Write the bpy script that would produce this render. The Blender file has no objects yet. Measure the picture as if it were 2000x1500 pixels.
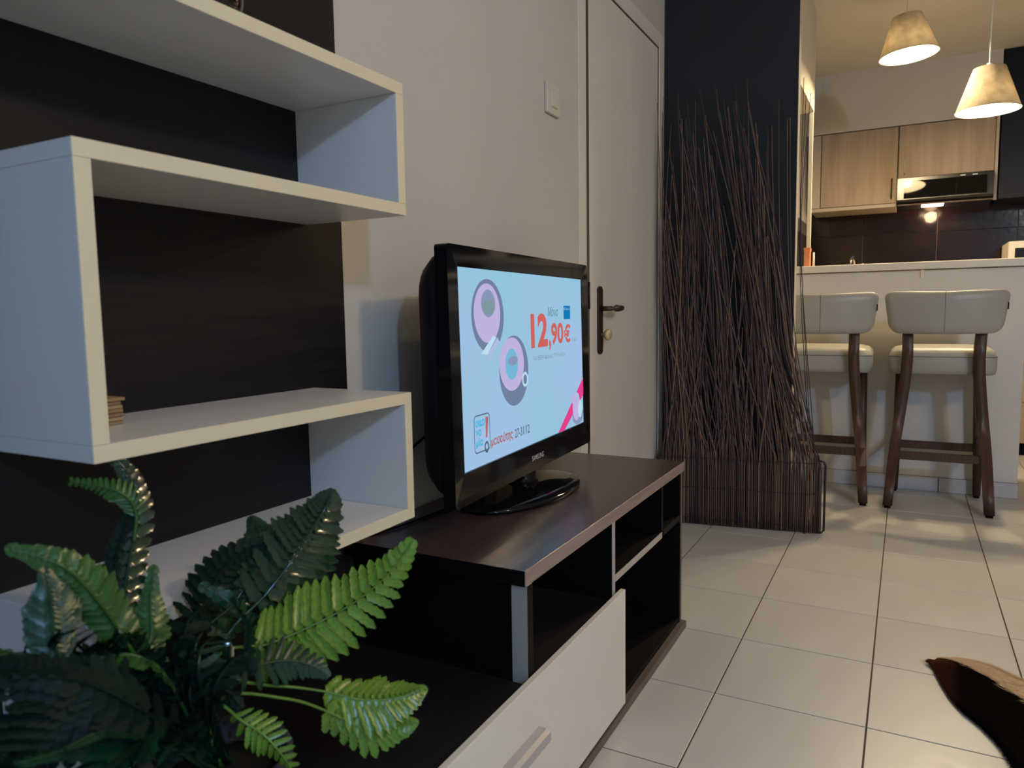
import bpy, bmesh, math, random
from mathutils import Vector, Matrix, noise
random.seed(7)
S = bpy.context.scene
COL = S.collection
PI = math.pi

# ------------------------------------------------------------------ camera
H = 0.92
yaw, pitch, roll = 0.49330647, -0.09656308, -0.01498029
cy_, sy_ = math.cos(yaw), math.sin(yaw)
fwd = Vector((-sy_*math.cos(pitch), cy_*math.cos(pitch), math.sin(pitch)))
rt = Vector((cy_, sy_, 0)); up = rt.cross(fwd)
r2 = rt*math.cos(roll)+up*math.sin(roll); u2 = -rt*math.sin(roll)+up*math.cos(roll)
cam = bpy.data.cameras.new('camera'); camo = bpy.data.objects.new('camera', cam); COL.objects.link(camo)
M3 = Matrix((r2, u2, -fwd)).transposed()
camo.matrix_world = Matrix.Translation((0, 0, H)) @ M3.to_4x4()
cam.sensor_width = 36; cam.lens = 1433.5/2000*36; cam.clip_start = 0.02
cam.dof.use_dof = True; cam.dof.focus_distance = 2.0; cam.dof.aperture_fstop = 7
S.camera = camo

# ------------------------------------------------------------------ world, exposure, lights
w = bpy.data.worlds.new('world'); S.world = w; w.use_nodes = True
w.node_tree.nodes['Background'].inputs[0].default_value = (0.55, 0.62, 0.8, 1)
w.node_tree.nodes['Background'].inputs[1].default_value = 0.05
S.view_settings.view_transform = 'Standard'; S.view_settings.look = 'None'
S.view_settings.gamma = 1; S.view_settings.use_curve_mapping = False
S.view_settings.exposure = 0.0

def light(name, kind, loc, power, col, size=0.1, rot=None):
    l = bpy.data.lights.new(name, kind); l.energy = power; l.color = col
    if kind == 'AREA': l.shape = 'DISK'; l.size = size
    elif kind in ('POINT', 'SPOT'): l.shadow_soft_size = size
    o = bpy.data.objects.new(name, l); COL.objects.link(o); o.location = loc
    if rot: o.rotation_euler = rot
    return o
light('ceiling_lamp_light_cool', 'POINT', (2.2, -1.4, 2.38), 152, (0.31, 0.55, 1.0), 0.07)
light('ceiling_lamp_light_warm', 'POINT', (1.5, 0.85, 2.20), 50, (1.0, 0.75, 0.43), 0.08)

# ------------------------------------------------------------------ materials
def mat(name, col, rough=0.5, spec=0.5, noise_amt=0.0, nscale=5.0, stretch=(1, 1, 1), col2=None, bump=0.0, bscale=60.0,
        metal=0.0, emit=None, estr=0.0, coat=0.0, trans=0.0, sheen=0.0):
    m = bpy.data.materials.new(name); m.use_nodes = True
    nt = m.node_tree; b = nt.nodes['Principled BSDF']
    b.inputs['Base Color'].default_value = (*col, 1); b.inputs['Roughness'].default_value = rough
    b.inputs['Specular IOR Level'].default_value = spec; b.inputs['Metallic'].default_value = metal
    b.inputs['Coat Weight'].default_value = coat
    b.inputs['Transmission Weight'].default_value = trans
    if emit: b.inputs['Emission Color'].default_value = (*emit, 1); b.inputs['Emission Strength'].default_value = estr
    if noise_amt or col2 or bump:
        tc = nt.nodes.new('ShaderNodeTexCoord'); mp = nt.nodes.new('ShaderNodeMapping')
        mp.inputs['Scale'].default_value = stretch
        nt.links.new(tc.outputs['Object'], mp.inputs[0])
    if noise_amt or col2:
        n = nt.nodes.new('ShaderNodeTexNoise'); n.inputs['Scale'].default_value = nscale; n.inputs['Detail'].default_value = 4
        nt.links.new(mp.outputs[0], n.inputs['Vector'])
        r = nt.nodes.new('ShaderNodeValToRGB')
        c2 = col2 if col2 else tuple(c*(1-noise_amt) for c in col)
        r.color_ramp.elements[0].position = 0.32; r.color_ramp.elements[1].position = 0.68
        r.color_ramp.elements[0].color = (*c2, 1); r.color_ramp.elements[1].color = (*col, 1)
        nt.links.new(n.outputs['Fac'], r.inputs[0]); nt.links.new(r.outputs[0], b.inputs['Base Color'])
    if bump:
        n2 = nt.nodes.new('ShaderNodeTexNoise'); n2.inputs['Scale'].default_value = bscale; n2.inputs['Detail'].default_value = 3
        nt.links.new(mp.outputs[0], n2.inputs['Vector'])
        bm_ = nt.nodes.new('ShaderNodeBump'); bm_.inputs['Strength'].default_value = bump; bm_.inputs['Distance'].default_value = 0.002
        nt.links.new(n2.outputs['Fac'], bm_.inputs['Height']); nt.links.new(bm_.outputs[0], b.inputs['Normal'])
    return m
M = {}
M['wall'] = mat('wall_paint', (0.54, 0.505, 0.43), 0.75, 0.3, 0.05, 2.0, bump=0.15, bscale=40)
M['ceil'] = mat('ceiling_paint', (0.66, 0.635, 0.60), 0.85, 0.2, 0.04, 1.5)
M['door'] = mat('door_paint', (0.66, 0.62, 0.53), 0.5, 0.4, 0.06, 3.0, (1, 1, .4), bump=0.05, bscale=30)
M['gap'] = mat('door_gap_shadow', (0.075, 0.052, 0.030), 0.8)  # dark brown that paints the shade inside the door gap
M['column'] = mat('column_paint', (0.014, 0.017, 0.021), 0.55, 0.3, 0.15, 3.0)
M['white'] = mat('white_melamine', (0.66, 0.645, 0.60), 0.32, 0.45, 0.03, 6.0)
M['cream'] = mat('cream_edge_band', (0.66, 0.575, 0.385), 0.45, 0.4, 0.03, 8.0)
M['panel'] = mat('dark_wood_panel', (0.010, 0.0085, 0.009), 0.5, 0.25, nscale=9, stretch=(1, .6, 26), col2=(0.0055, 0.005, 0.006), bump=0.1, bscale=20)
M['wenge'] = mat('wenge_laminate', (0.062, 0.038, 0.036), 0.27, 0.5, nscale=7, stretch=(28, .8, 28), col2=(0.034, 0.020, 0.020), bump=0.12, bscale=14)
M['wenge_edge'] = mat('wenge_edge_band', (0.27, 0.20, 0.175), 0.4, 0.5, nscale=8, stretch=(10, .8, 10), col2=(0.20, 0.145, 0.125))
M['black'] = mat('black_carcass', (0.004, 0.0035, 0.004), 0.5, 0.08, 0.3, 9.0)
M['silver'] = mat('silver_edge', (0.46, 0.43, 0.40), 0.42, 0.5, 0.05, 6, metal=0.3)
M['silver2'] = mat('silver_handle', (0.46, 0.445, 0.44), 0.4, 0.5, 0.05, 10, metal=0.35)
M['drawer'] = mat('cream_drawer', (0.66, 0.63, 0.54), 0.4, 0.4, 0.03, 5)
M['base'] = mat('base_brown', (0.11, 0.085, 0.07), 0.5, 0.4, 0.2, 9)
M['tvgloss'] = mat('tv_gloss_black', (0.004, 0.004, 0.005), 0.07, 0.22, 0.1, 8)
M['tvmatt'] = mat('tv_matt_black', (0.006, 0.006, 0.007), 0.6, 0.2, 0.1, 8)
M['letter'] = mat('tv_lettering', (0.45, 0.45, 0.46), 0.4)
M['rim'] = mat('tv_rim_glow', (0.2, 0.21, 0.22), 0.15, metal=0.8)
M['bronze'] = mat('aged_bronze', (0.075, 0.05, 0.032), 0.45, 0.5, 0.3, 30, metal=0.6)
M['brass'] = mat('pale_brass_knob', (0.62, 0.50, 0.27), 0.4, 0.5, 0.1, 20, metal=0.35)
M['switch'] = mat('switch_plastic', (0.60, 0.55, 0.45), 0.35, 0.5, 0.03, 10)
M['grout'] = mat('grout', (0.10, 0.07, 0.045), 0.9, 0.2, 0.3, 8)
M['wire'] = mat('black_wire', (0.012, 0.012, 0.013), 0.5)
M['leather'] = mat('grey_leather', (0.37, 0.36, 0.31), 0.38, 0.5, 0.06, 8, bump=0.2, bscale=160)
M['seam'] = mat('leather_seam', (0.16, 0.15, 0.13), 0.6)
M['stoolwood'] = mat('walnut_leg', (0.085, 0.042, 0.028), 0.4, 0.45, nscale=6, stretch=(14, 14, 1), col2=(0.045, 0.022, 0.016))
M['bar'] = mat('bar_paint', (0.70, 0.67, 0.60), 0.6, 0.3, 0.04, 3, bump=0.08)
M['bartop'] = mat('bar_top_laminate', (0.80, 0.74, 0.62), 0.35, 0.45, 0.03, 6)
M['oak'] = mat('light_oak_door', (0.40, 0.30, 0.20), 0.5, 0.35, nscale=3.0, stretch=(9, 9, .7), col2=(0.31, 0.225, 0.145))
M['oaktrim'] = mat('cabinet_carcass', (0.45, 0.38, 0.28), 0.5, 0.35, 0.05, 5)
M['blacktile'] = mat('black_glazed_tile', (0.008, 0.005, 0.005), 0.13, 0.35, nscale=6, col2=(0.015, 0.007, 0.006), bump=0.25, bscale=25)
M['tgrout'] = mat('dark_grout', (0.09, 0.08, 0.075), 0.8)
M['blackcab'] = mat('black_cabinet', (0.004, 0.004, 0.0045), 0.35, 0.15, 0.2, 4)
M['hood'] = mat('hood_black', (0.008, 0.008, 0.009), 0.25, 0.5, 0.1, 6)
M['hoodglass'] = mat('hood_glass', (0.004, 0.004, 0.004), 0.03, 0.2, 0.1, 6)
M['chrome'] = mat('chrome', (0.8, 0.8, 0.8), 0.12, metal=1.0)
M['cord'] = mat('white_cord', (0.7, 0.68, 0.62), 0.5)
M['copper'] = mat('orange_card', (0.55, 0.22, 0.10), 0.6, 0.3, 0.15, 30)
M['ivory'] = mat('ivory_plastic', (0.72, 0.68, 0.58), 0.4, 0.4, 0.03, 10)
M['vase'] = mat('black_glazed_vase', (0.010, 0.006, 0.006), 0.10, 0.7, 0.2, 6)
M['pot'] = mat('dark_grey_fabric', (0.055, 0.052, 0.052), 0.95, 0.1, 0.35, 25, bump=0.8, bscale=220)
M['soil'] = mat('soil', (0.012, 0.010, 0.008), 0.95, 0.1, 0.4, 40)
def cork(i):
    c = [(0.36, 0.22, 0.10), (0.42, 0.30, 0.16), (0.30, 0.17, 0.10)][i % 3]
    return mat('coaster_wood', c, 0.7, 0.3, 0.3, 30, (1, 1, 6))
M['cork0'], M['cork1'], M['cork2'] = cork(0), cork(1), cork(2)
M['bulb'] = mat('bulb_glass', (1, 1, 1), 0.3, emit=(1.0, 0.83, 0.52), estr=14)
M['hoodlamp'] = mat('hood_lamp', (1, 1, 1), 0.3, emit=(1.0, 0.72, 0.42), estr=18)
M['shade_in'] = mat('shade_lining', (0.85, 0.82, 0.72), 0.8)

# floor tile: pale grey ceramic, light streaks, tile-to-tile tone variation
def floor_tile_mat():
    m = mat('floor_tile_glaze', (0.54, 0.53, 0.49), 0.2, 0.5, nscale=3.5, stretch=(1.6, .7, 1), col2=(0.50, 0.49, 0.45))
    nt = m.node_tree; b = nt.nodes['Principled BSDF']
    oi = nt.nodes.new('ShaderNodeObjectInfo'); mr = nt.nodes.new('ShaderNodeMapRange')
    mr.inputs['To Min'].default_value = 0.93; mr.inputs['To Max'].default_value = 1.03
    nt.links.new(oi.outputs['Random'], mr.inputs[0])
    hs = nt.nodes.new('ShaderNodeHueSaturation')
    nt.links.new(mr.outputs[0], hs.inputs['Value'])
    src = b.inputs['Base Color'].links[0].from_socket
    nt.links.new(src, hs.inputs['Color']); nt.links.new(hs.outputs[0], b.inputs['Base Color'])
    n = nt.nodes.new('ShaderNodeTexNoise'); n.inputs['Scale'].default_value = 14
    r = nt.nodes.new('ShaderNodeMapRange'); r.inputs['To Min'].default_value = 0.26; r.inputs['To Max'].default_value = 0.40
    nt.links.new(n.outputs['Fac'], r.inputs[0]); nt.links.new(r.outputs[0], b.inputs['Roughness'])
    return m
M['tile'] = floor_tile_mat()

def shade_mat():
    m = bpy.data.materials.new('lamp_shade_felt'); m.use_nodes = True; nt = m.node_tree
    b = nt.nodes['Principled BSDF']; out = nt.nodes['Material Output']
    tc = nt.nodes.new('ShaderNodeTexCoord'); n = nt.nodes.new('ShaderNodeTexNoise'); n.inputs['Scale'].default_value = 22; n.inputs['Detail'].default_value = 6
    nt.links.new(tc.outputs['Object'], n.inputs['Vector'])
    r = nt.nodes.new('ShaderNodeValToRGB'); r.color_ramp.elements[0].color = (0.27, 0.23, 0.17, 1); r.color_ramp.elements[1].color = (0.42, 0.37, 0.28, 1)
    r.color_ramp.elements[0].position = 0.3; r.color_ramp.elements[1].position = 0.7
    nt.links.new(n.outputs['Fac'], r.inputs[0]); nt.links.new(r.outputs[0], b.inputs['Base Color'])
    b.inputs['Roughness'].default_value = 0.9
    t = nt.nodes.new('ShaderNodeBsdfTranslucent'); nt.links.new(r.outputs[0], t.inputs[0])
    mx = nt.nodes.new('ShaderNodeMixShader'); mx.inputs[0].default_value = 0.30
    nt.links.new(b.outputs[0], mx.inputs[1]); nt.links.new(t.outputs[0], mx.inputs[2]); nt.links.new(mx.outputs[0], out.inputs[0])
    return m
M['shade'] = shade_mat()
def lining_mat():
    m = mat('shade_lining_thin', (0.85, 0.82, 0.72), 0.8); nt = m.node_tree; b = nt.nodes['Principled BSDF']; out = nt.nodes['Material Output']
    t = nt.nodes.new('ShaderNodeBsdfTranslucent'); t.inputs[0].default_value = (0.85, 0.78, 0.62, 1)
    mx = nt.nodes.new('ShaderNodeMixShader'); mx.inputs[0].default_value = 0.05
    nt.links.new(b.outputs[0], mx.inputs[1]); nt.links.new(t.outputs[0], mx.inputs[2]); nt.links.new(mx.outputs[0], out.inputs[0])
    return m
M['shade_in'] = lining_mat()

def twig_mat():
    m = mat('twig_bark', (0.15, 0.09, 0.07), 0.6, 0.35)
    nt = m.node_tree; b = nt.nodes['Principled BSDF']
    oi = nt.nodes.new('ShaderNodeObjectInfo'); r = nt.nodes.new('ShaderNodeValToRGB')
    e = r.color_ramp.elements; e[0].color = (0.045, 0.028, 0.029, 1); e[1].color = (0.25, 0.155, 0.10, 1)
    x = e.new(0.5); x.color = (0.105, 0.066, 0.060, 1)
    nt.links.new(oi.outputs['Random'], r.inputs[0]); nt.links.new(r.outputs[0], b.inputs['Base Color'])
    return m
M['twig'] = twig_mat()

def leaf_mat(name, c1, c2, spec=0.5, rough=0.3):
    m = mat(name, c1, rough, spec, nscale=14, col2=c2)
    nt = m.node_tree; b = nt.nodes['Principled BSDF']; out = nt.nodes['Material Output']
    t = nt.nodes.new('ShaderNodeBsdfTranslucent'); src = b.inputs['Base Color'].links[0].from_socket
    nt.links.new(src, t.inputs[0])
    mx = nt.nodes.new('ShaderNodeMixShader'); mx.inputs[0].default_value = 0.2
    nt.links.new(b.outputs[0], mx.inputs[1]); nt.links.new(t.outputs[0], mx.inputs[2]); nt.links.new(mx.outputs[0], out.inputs[0])
    return m
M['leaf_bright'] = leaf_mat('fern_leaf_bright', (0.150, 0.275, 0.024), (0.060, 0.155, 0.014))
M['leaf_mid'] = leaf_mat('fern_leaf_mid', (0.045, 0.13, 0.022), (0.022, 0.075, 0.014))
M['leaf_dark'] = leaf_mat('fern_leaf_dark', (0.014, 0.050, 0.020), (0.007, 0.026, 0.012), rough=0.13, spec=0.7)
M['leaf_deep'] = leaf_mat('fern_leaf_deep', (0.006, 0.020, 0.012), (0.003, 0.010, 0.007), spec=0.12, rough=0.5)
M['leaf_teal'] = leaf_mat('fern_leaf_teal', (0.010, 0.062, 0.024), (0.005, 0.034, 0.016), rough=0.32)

# ------------------------------------------------------------------ helpers
def link(name, me, m=None, parent=None):
    o = bpy.data.objects.new(name, me); COL.objects.link(o)
    if m is not None and me is not None and not me.materials: me.materials.append(m)
    if parent is not None:
        o.parent = parent
        o.matrix_parent_inverse = Matrix.Translation(-Vector(parent.location)) if False else Matrix.Identity(4)
    return o
def obj(name, bm, m, parent=None, smooth=False, origin=None):
    """mesh given in world coordinates; if the parent sits at P (unrotated) vertices are shifted to its frame"""
    P = Vector((0, 0, 0))
    q = parent
    while q is not None: P += Vector(q.location); q = q.parent
    o_ = Vector(origin) if origin is not None else bm_center(bm)
    for v in bm.verts: v.co -= o_
    me = bpy.data.meshes.new(name); bmesh.ops.recalc_face_normals(bm, faces=bm.faces); bm.to_mesh(me); bm.free()
    if smooth:
        for p in me.polygons: p.use_smooth = True
    o = link(name, me, m, parent); o.location = o_ - P
    return o
def bm_center(bm):
    xs = [v.co for v in bm.verts]
    mn = Vector((min(c.x for c in xs), min(c.y for c in xs), min(c.z for c in xs)))
    mx = Vector((max(c.x for c in xs), max(c.y for c in xs), max(c.z for c in xs)))
    return Vector(((mn.x+mx.x)/2, (mn.y+mx.y)/2, mn.z))
def add_box(bm, a, b, bev=0.0, seg=1):
    x0, y0, z0 = a; x1, y1, z1 = b
    vs = [bm.verts.new(p) for p in [(x0, y0, z0), (x1, y0, z0), (x1, y1, z0), (x0, y1, z0), (x0, y0, z1), (x1, y0, z1), (x1, y1, z1), (x0, y1, z1)]]
    fs = [bm.faces.new([vs[i] for i in f]) for f in [(0, 3, 2, 1), (4, 5, 6, 7), (0, 1, 5, 4), (1, 2, 6, 5), (2, 3, 7, 6), (3, 0, 4, 7)]]
    if bev:
        es = list({e for f in fs for e in f.edges})
        bmesh.ops.bevel(bm, geom=es, offset=bev, segments=seg, affect='EDGES', profile=0.5)
def box(name, a, b, m, parent=None, bev=0.001, seg=1):
    bm = bmesh.new(); add_box(bm, a, b, bev, seg); return obj(name, bm, m, parent)
def add_tube(bm, pts, rad, n=8, cap=True, up0=Vector((0, 0, 1))):
    pts = [Vector(p) for p in pts]; rings = []
    prev = None
    for i, p in enumerate(pts):
        d = (pts[min(i+1, len(pts)-1)]-pts[max(i-1, 0)]).normalized()
        if prev is None:
            a = d.cross(up0)
            if a.length < 1e-3: a = d.cross(Vector((1, 0, 0)))
            a.normalize()
        else:
            a = (prev - d*prev.dot(d)).normalized()
        prev = a; b = d.cross(a)
        r = rad[i] if isinstance(rad, (list, tuple)) else rad
        rings.append([bm.verts.new(p+a*math.cos(2*PI*k/n)*r+b*math.sin(2*PI*k/n)*r) for k in range(n)])
    for i in range(len(rings)-1):
        for k in range(n):
            bm.faces.new([rings[i][k], rings[i][(k+1) % n], rings[i+1][(k+1) % n], rings[i+1][k]])
    if cap: bm.faces.new(rings[0][::-1]); bm.faces.new(rings[-1])
def tube(name, pts, rad, m, parent=None, n=8, origin=None):
    bm = bmesh.new(); add_tube(bm, pts, rad, n); return obj(name, bm, m, parent, True, origin)
def add_lathe(bm, prof, c, n=32, rot=None, close=False):
    rings = []
    for r, z in prof:
        ring = []
        for k in range(n):
            p = Vector((r*math.cos(2*PI*k/n), r*math.sin(2*PI*k/n), z))
            if rot: p = rot @ p
            ring.append(bm.verts.new(p+Vector(c)))
        rings.append(ring)
    for i in range(len(rings)-1):
        for k in range(n):
            bm.faces.new([rings[i][k], rings[i][(k+1) % n], rings[i+1][(k+1) % n], rings[i+1][k]])
    if close:
        bm.faces.new(rings[0][::-1]); bm.faces.new(rings[-1])
def add_prism(bm, outline, thick_vec):
    """outline list of 3D points (planar), extruded by vector"""
    a = [bm.verts.new(p) for p in outline]; b = [bm.verts.new(Vector(p)+Vector(thick_vec)) for p in outline]
    n = len(a); bm.faces.new(a); bm.faces.new(b[::-1])
    for i in range(n): bm.faces.new([a[i], b[i], b[(i+1) % n], a[(i+1) % n]])
def thing(name, label, cat, loc=(0, 0, 0), group=None, kind=None):
    o = bpy.data.objects.new(name, None); COL.objects.link(o); o.location = loc; o.empty_display_size = 0.05
    return tag(o, label, cat, group, kind)
def tag(o, label=None, cat=None, group=None, kind=None):
    if label: o['label'] = label
    if cat: o['category'] = cat
    if group: o['group'] = group
    if kind: o['kind'] = kind
    return o
def struct(o, label, cat): return tag(o, label, cat, None, 'structure')
def smooth_curve(pts, n):
    """Catmull-Rom through pts -> n+1 samples"""
    P = [Vector(p) for p in pts]; P = [P[0]*2-P[1]]+P+[P[-1]*2-P[-2]]
    out = []; segs = len(P)-3
    for i in range(n+1):
        t = i/n*segs; k = min(int(t), segs-1); t -= k
        a, b, c, d = P[k:k+4]
        out.append(0.5*((2*b)+(c-a)*t+(2*a-5*b+4*c-d)*t*t+(3*b-a-3*c+d)*t**3))
    return out

# ================================================================== ROOM SHELL
WX = -0.96            # left wall plane
X1, Y0, Y1, ZC = 3.0, -2.6, 5.95, 2.5
# floor: grout bed + tiles
T, OX, OY = 0.330, -0.3797, 1.386
floor = box('floor', (WX-0.5, Y0, -0.06), (X1, Y1, -0.0015), M['grout'], None, 0)
struct(floor, 'pale glazed tile floor with thin dark brown joints', 'floor')
g = 0.0016
def tile_mesh(sx, sy):
    bm = bmesh.new(); add_box(bm, (-sx/2+g, -sy/2+g, -0.0055), (sx/2-g, sy/2-g, 0.0), 0)
    es = [e for e in bm.edges if all(abs(v.co.z) < 1e-6 for v in e.verts)]
    bmesh.ops.bevel(bm, geom=es, offset=0.0011, segments=2, affect='EDGES', profile=0.5)
    me = bpy.data.meshes.new('tile'); bm.to_mesh(me); bm.free(); me.materials.append(M['tile']); return me
tm = tile_mesh(T, T)
FP = Vector(floor.location)
bmr = bmesh.new()
for i in range(-2, 11):
    for j in range(-13, 15):
        cx, cyy = OX+(i+.5)*T, OY+(j+.5)*T
        if cyy+T/2 > Y1 or cyy-T/2 < Y0 or cx+T/2 > X1 or cx-T/2 < WX-0.2: continue
        if -2 <= i <= 6 and -3 <= j <= 10:
            o = bpy.data.objects.new('tile', tm); COL.objects.link(o); o.parent = floor
            o.location = Vector((cx, cyy, 0))-FP
        else:
            add_box(bmr, (cx-T/2+g, cyy-T/2+g, -0.0055), (cx+T/2-g, cyy+T/2-g, 0.0), 0)
o = obj('floor_tile', bmr, M['tile'], floor); o['kind'] = 'stuff'

# left wall with door opening
DY0, DY1, DZ = 2.352, 3.135, 2.025
bm = bmesh.new()
add_box(bm, (WX-0.15, Y0, 0), (WX, DY0-0.022, ZC))
add_box(bm, (WX-0.15, DY1+0.01, 0), (WX, Y1, ZC))
add_box(bm, (WX-0.15, DY0-0.01, DZ+0.01), (WX, DY1+0.01, ZC))
struct(obj('wall_left', bm, M['wall']), 'off-white painted wall behind the television and shelves', 'wall')
struct(box('ceiling', (WX-0.15, Y0, ZC), (X1, Y1+.15, ZC+0.1), M['ceil'], None, 0), 'off-white ceiling above the bar and kitchen', 'ceiling')
struct(box('wall_right', (X1, Y0, 0), (X1+.15, Y1, ZC), M['wall'], None, 0), 'off-white wall on the right side of the room', 'wall')
struct(box('wall_near', (WX-.15, Y0-.15, 0), (X1+.15, Y0, ZC), M['wall'], None, 0), 'off-white wall behind the viewpoint', 'wall')
struct(box('wall_far', (WX-.15, Y1, 0), (X1+.15, Y1+.15, ZC), M['wall'], None, 0), 'kitchen end wall behind the wall cabinets', 'wall')
# door
door = thing('door_1', 'cream interior door with long bronze handle plate, beside the television', 'door', (WX, DY0, 0), kind='structure')
box('door_leaf', (WX-0.045, DY0+0.008, 0.008), (WX-0.002, DY1-0.003, DZ-0.004), M['door'], door, 0.001)
box('gap_shadow_strip', (WX-0.06, DY0-0.0205, 0), (WX-0.0015, DY0+0.0075, DZ), M['gap'], door, 0)  # flush dark strip standing in for the shadowed gap between frame and leaf
bm = bmesh.new()
add_box(bm, (WX-0.001, DY0-0.085, 0), (WX+0.0025, DY0-0.060, DZ+0.06), 0.001)
add_box(bm, (WX-0.001, DY0-0.057, 0), (WX+0.001, DY0-0.021, DZ+0.06), 0.0005)
add_box(bm, (WX-0.001, DY1+0.001, 0), (WX+0.005, DY1+0.06, DZ+0.06), 0.002)
add_box(bm, (WX-0.001, DY0-0.002, DZ), (WX+0.005, DY1+0.001, DZ+0.06), 0.002)
obj('door_frame', bm, M['door'], door)
bm = bmesh.new()
oy = 2.45; ol = []
for k in range(9):
    a = PI*k/8; ol.append((WX-0.005, oy+0.022*math.cos(a), 0.995+0.014*math.sin(a)))
for k in range(9):
    a = PI+PI*k/8; ol.append((WX-0.005, oy+0.022*math.cos(a), 0.783+0.014*math.sin(a)))
add_prism(bm, ol, (0.009, 0, 0))
hp = obj('handle_plate', bm, M['bronze'], door)
bm = bmesh.new()
add_tube(bm, [(WX, 2.452, 0.93), (WX+0.045, 2.452, 0.93)], 0.009, 10)
add_tube(bm, [(WX+0.042, 2.446, 0.93), (WX+0.046, 2.47, 0.93), (WX+0.046, 2.495, 0.931), (WX+0.045, 2.52, 0.930), (WX+0.042, 2.563, 0.932)], [0.008, 0.007, 0.0125, 0.0115, 0.010], 10)
obj('lever_handle', bm, M['bronze'], door, True)
bm = bmesh.new()
Ry = Matrix.Rotation(PI/2, 3, 'Y')
add_lathe(bm, [(0.006, -0.002), (0.006, 0.012), (0.012, 0.016), (0.020, 0.024), (0.0215, 0.030), (0.018, 0.036), (0.008, 0.039)], (WX, 2.456, 0.838), 20, Ry, True)
tag(obj('turn_knob', bm, M['brass'], door, True), 'pale brass round knob')
tube('hinge_pin', [(WX+0.002, DY0-0.004, 1.02), (WX+0.002, DY0-0.004, 0.93)], 0.004, M['bronze'], door)

# light switch on the wall
sw = thing('light_switch', 'square ivory light switch on the wall left of the door', 'light switch', (WX, 2.056, 1.505))
box('switch_plate', (WX, 2.012, 1.507), (WX+0.011, 2.10, 1.597), M['switch'], sw, 0.003, 2)
box('switch_rocker', (WX+0.009, 2.034, 1.527), (WX+0.0155, 2.078, 1.577), M['switch'], sw, 0.003, 2)

# column block (dark front, white side)
CY = 3.22; CXR = -0.41
struct(box('wall_column', (WX, CY+0.004, 0), (CXR-0.001, CY+0.06, ZC), M['wall'], None, 0), 'partition carrying the dark painted front beside the bar', 'wall')
struct(box('trim_1', (WX, CY, 0), (CXR-0.002, CY+0.004, ZC), M['column'], None, 0), 'near-black painted partition front behind the twig screen', 'wall')
struct(box('trim_2', (WX, 3.75, 1.98), (-0.480, 4.41, ZC), M['wall'], None, 0), 'white header above the opening left of the bar', 'wall')
struct(box('trim_3', (-0.502, 4.385, 1.1395), (-0.482, 4.41, 1.98), M['wall'], None, 0.001), 'slim white post rising from the left end of the bar top', 'post')

# kitchen side wall with black tiles
kw = struct(box('wall_kitchen_side', (-0.74, 4.45, 0), (-0.66, Y1, ZC), M['wall'], None, 0), 'left side wall of the kitchen', 'wall')
def tiled(name, origin, du, dv, nu, nv, su, sv, thick, m, parent, gr=0.002):
    """tiles as children of a structure, shared mesh"""
    O = Vector(origin); du = Vector(du); dv = Vector(dv); nn = du.cross(dv).normalized()
    bm = bmesh.new(); add_box(bm, (-su/2+gr, -sv/2+gr, 0), (su/2-gr, sv/2-gr, thick), 0.0012)
    me = bpy.data.meshes.new(name); bm.to_mesh(me); bm.free(); me.materials.append(m)
    R = Matrix((du, dv, nn)).transposed()
    P = Vector((0, 0, 0)); q = parent
    while q is not None: P += Vector(q.location); q = q.parent
    for i in range(nu):
        for j in range(nv):
            o = bpy.data.objects.new(name, me); COL.objects.link(o); o.parent = parent
            o.matrix_local = Matrix.Translation(O+du*su*(i+.5)+dv*sv*(j+.5)-P) @ R.to_4x4()
KY = 5.95
bs = struct(box('trim_5', (-0.66, KY-0.012, 0.90), (2.9, KY, 1.72), M['tgrout'], None, 0), 'glossy black tiled backsplash under the wall cabinets', 'backsplash')
tiled('tile', (0.164-0.463*2, KY-0.012, 0.925), (1, 0, 0), (0, 0, 1), 7, 3, 0.463, 0.255, 0.008, M['blacktile'], bs)
bs2 = struct(box('trim_6', (-0.66, 4.6, 0.90), (-0.654, KY-0.012, 1.52), M['tgrout'], None, 0), 'black tiles on the kitchen side wall behind the post', 'backsplash')
tiled('tile', (-0.654, KY-0.02, 0.925), (0, -1, 0), (0, 0, 1), 3, 2, 0.42, 0.255, 0.006, M['blacktile'], bs2)
# soffit above the cabinets
struct(box('trim_7', (-0.66, 5.60, 2.11), (0.475, KY, ZC), M['wall'], None, 0), 'beige boxed soffit above the oak wall cabinets', 'soffit')

# ================================================================== BAR COUNTER
BY = 4.168
bw = struct(box('wall_bar', (WX, BY, 0), (0.49, BY+0.12, 1.10), M['bar'], None, 0.002), 'white bar wall behind the two bar stools', 'wall')
sk = box('skirting', (WX, BY-0.011, 0.0005), (0.492, BY-0.002, 0.073), M['tgrout'], bw, 0)
P0 = Vector(bw.location)
skm = mat('skirting_tile', (0.54, 0.54, 0.54), 0.25, 0.5, 0.06, 6)
bmk = bmesh.new(); add_box(bmk, (-0.163, 0, 0), (0.163, 0.011, 0.072), 0.001)
skme = bpy.data.meshes.new('skirting_tile'); bmk.to_mesh(skme); bmk.free(); skme.materials.append(skm)
for k in range(4):
    o = bpy.data.objects.new('skirting_tile', skme); COL.objects.link(o); o.parent = bw
    o.location = Vector((0.329-0.33*k, BY-0.013, 0.001))-P0
bt = thing('breakfast_bar', 'long cream laminate bar top above the stools', 'counter', (0.1, BY, 1.10))
box('bar_slab', (-0.60, BY-0.03, 1.103), (1.35, BY+0.27, 1.139), M['bartop'], bt, 0.003, 2)
br = box('end_bracket', (0.052, BY-0.008, 1.06), (0.068, BY-0.0005, 1.102), M['bartop'], bt, 0.001)

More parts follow.
